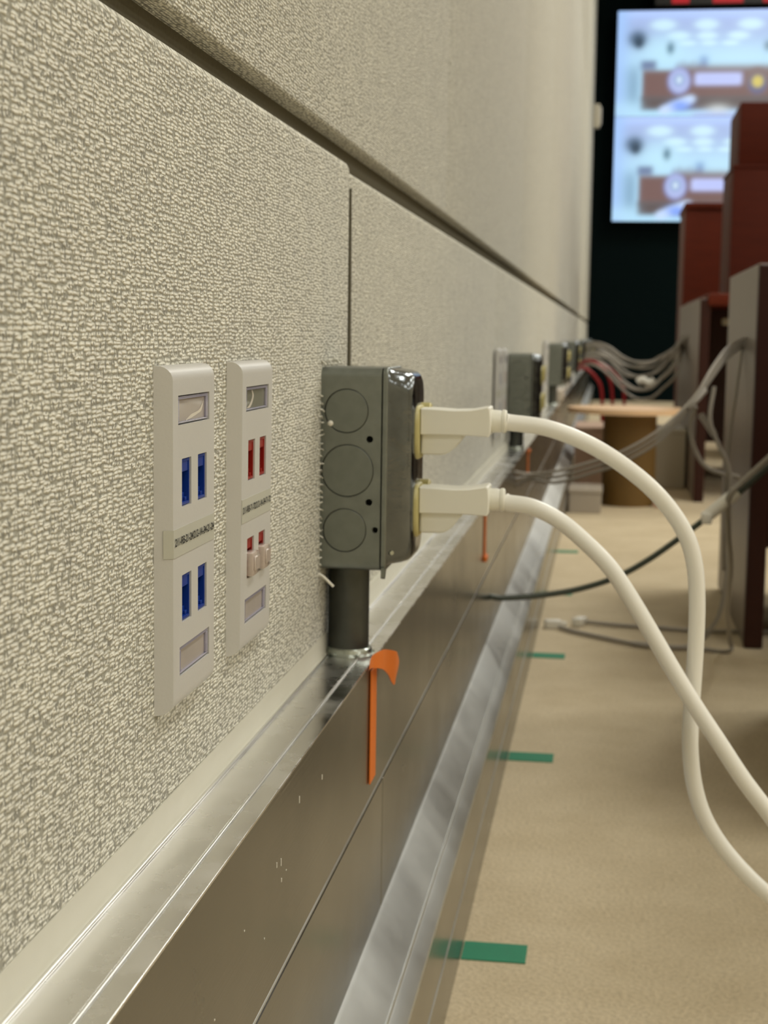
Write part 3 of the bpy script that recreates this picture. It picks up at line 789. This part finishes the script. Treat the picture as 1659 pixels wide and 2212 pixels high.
carton('carton', (.060, 4.02, 0), (.085, .16, .052), 'whitebox', 'white carton on the floor left of the drum base')
carton('carton', (.063, 4.45, 0), (.085, .30, .190), 'carton', 'pinkish carton behind the white one, under the round table')
carton('carton', (.30, 4.75, 0), (.095, .25, .17), 'beige', 'beige carton behind the drum base, by the second desk')
bm = bmesh.new(); box(bm, .285, .315, 4.20, 4.24, .0, .014, bev=.004)
tag(obj('paper_scrap', bm, M['carton']), 'small pinkish scrap on the carpet right of the drum base', 'scrap')

# ------------------------------------------------------------------ video displays on the end wall
SW, SH = 1.34, .722
def picture(nx=168, ny=90):
    X, Y = np.meshgrid(np.linspace(0, 1, nx), np.linspace(0, 1, ny))     # Y upward
    im = np.zeros((ny, nx, 3))
    c = lambda r, g, b: np.array(lin(r, g, b)[:3])
    def blend(mask, col): im[:] = im * (1 - mask[..., None]) + c(*col) * mask[..., None]
    sm = lambda d, w_: 1 / (1 + np.exp(np.clip(-d / w_, -40, 40)))
    rect = lambda x0, x1, y0, y1, w_=.006: sm(X - x0, w_) * sm(x1 - X, w_) * sm(Y - y0, w_ * 1.6) * sm(y1 - Y, w_ * 1.6)
    ell = lambda x, y, rx, ry, w_=.08: sm(1 - np.sqrt(((X - x) / rx) ** 2 + ((Y - y) / ry) ** 2), w_)
    im[:] = c(176, 220, 246)
    blend(sm(Y - .66, .10), (158, 176, 222))
    blend(sm(Y - .93, .02), (176, 202, 252))
    blend(sm(.05 - X, .015), (160, 196, 246))
    for x, y, rx, ry in ((.235, .865, .062, .05), (.455, .865, .058, .05), (.68, .865, .062, .05), (.90, .865, .062, .05), (.315, .76, .055, .04), (.46, .76, .05, .038), (.62, .76, .052, .038), (.36, .69, .045, .022), (.47, .69, .04, .02), (.58, .69, .042, .022)):
        blend(ell(x, y, rx, ry, .18) * .85, (206, 240, 252))
    blend(ell(.24, .63, .10, .13, .3) * .6, (190, 236, 250))
    blend(ell(.60, .55, .30, .12, .4) * .5, (196, 238, 252))
    blend(ell(.105, .735, .045, .075, .25), (66, 92, 118)); blend(ell(.112, .70, .022, .05, .25), (36, 62, 84))
    blend(ell(.275, .645, .018, .05, .3), (84, 124, 146)); blend(ell(.77, .66, .018, .045, .3), (110, 140, 160))
    blend(rect(.425, .470, .46, .57, .008) * .7, (96, 138, 200))
    for i in range(9):
        blend(ell(.31 + i * .018, .475 + .01 * (i % 3), .007, .03, .4) * .45, (120, 130, 160))
    blend(sm(.115 - X, .02) * sm(.50 - Y, .05) * rect(.07, .14, .1, .5, .02), (70, 104, 138))
    blend(rect(.125, .205, .44, .53), (104, 122, 158))
    blend(rect(.13, 1.2, .16, .44) * sm(X - .13, .004), (112, 84, 82)); blend(rect(.32, 1.2, .42, .475, .01), (116, 88, 84))
    blend(rect(.13, 1.2, .06, .19), (86, 74, 74))
    blend(ell(.325, .335, .058, .125, .08), (140, 152, 208)); blend(ell(.325, .335, .046, .10, .1), (176, 188, 232))
    blend(ell(.325, .345, .028, .058, .12), (120, 150, 200)); blend(ell(.325, .345, .016, .036, .2), (200, 220, 240))
    blend(rect(.405, .645, .295, .41, .006), (190, 202, 252)); blend(rect(.43, .62, .335, .372, .006) * .5, (160, 168, 226))
    blend(ell(.725, .335, .062, .125, .08), (122, 104, 104)); blend(ell(.725, .30, .046, .09, .1), (88, 90, 130)); blend(ell(.725, .325, .028, .055, .15), (206, 190, 96))
    for k in range(14):
        u = k / 13
        blend(ell(.245 + .145 * u, .055 + .11 * u, .022, .035, .25) * .7, (196, 218, 250))
    blend(ell(.335, .10, .045, .045, .3), (120, 158, 244))
    blend(rect(-1, .125, 0, .12, .02) * .8, (180, 222, 246)); blend(ell(.53, .05, .05, .05, .4), (206, 214, 214))
    blend(rect(.40, 1.2, -1, .035, .01), (168, 186, 236))
    return X, Y, np.clip(im, 0, 1)
PX, PY, PIM = picture()
def screen_mesh():
    ny, nx = PX.shape
    me = bpy.data.meshes.new('screen')
    v = np.stack([PX * SW, np.zeros_like(PX), PY * SH], -1).reshape(-1, 3)
    idx = np.arange(nx * ny).reshape(ny, nx)
    f = np.stack([idx[:-1, :-1], idx[:-1, 1:], idx[1:, 1:], idx[1:, :-1]], -1).reshape(-1, 4)
    me.from_pydata(v.tolist(), [], f.tolist())
    at = me.color_attributes.new('picture', 'FLOAT_COLOR', 'POINT')
    at.data.foreach_set('color', np.concatenate([PIM.reshape(-1, 3), np.ones((nx * ny, 1))], 1).ravel().astype(np.float32))
    m, nt, p = nmat('screen_picture')
    a = N(nt, 'ShaderNodeVertexColor', layer_name='picture')
    nt.links.new(a.outputs['Color'], p.inputs['Emission Color']); p.inputs['Emission Strength'].default_value = 1.08
    p.inputs['Base Color'].default_value = (.01, .01, .01, 1); p.inputs['Roughness'].default_value = .4
    me.materials.append(m)
    return me
SM = screen_mesh()
def display(loc, label):
    t = thing('video_display', label, 'screen', loc, 'stacked video displays')
    s = bpy.data.objects.new('screen', SM); COL.objects.link(s); s.parent = t
    obj('bezel', B(-.004, SW + .004, .002, .06, -.0025, SH + .0025), M['black'], t)
    return t
display((.150, 11.14, 1.277), 'lower of two stacked wall screens showing a meeting room dais')
display((.150, 11.14, 2.002), 'upper of two stacked wall screens showing a meeting room dais')
# lit red sign above the screens
t = thing('led_sign', 'black sign with red lit bars, above the upper screen', 'sign', (.40, 11.12, 2.742))
obj('sign_case', B(0, 1.2, .01, .08, -.010, .20, bev=.004), M['black'], t)
M['led'] = emit('red_led', lin(190, 14, 30), .8)
t.location.z = 2.768
for xa, xb in ((.115, .235), (.395, .600), (.735, .88)):
    obj('lit_bar', B(xa, xb, .004, .012, 0, .045, bev=.002), M['led'], t)
# little box on the left wall near the far corner
t = thing('wall_sensor', 'small beige box on the fabric wall near the far dark corner', 'sensor', (.0005, 10.95, 1.905))
obj('sensor_body', B(0, .045, 0, .08, 0, .16, bev=.006), M['beige'], t, smooth=40)
obj('sensor_cover', B(.045, .055, .01, .07, .02, .14, bev=.003), M['plate'], t, smooth=40)
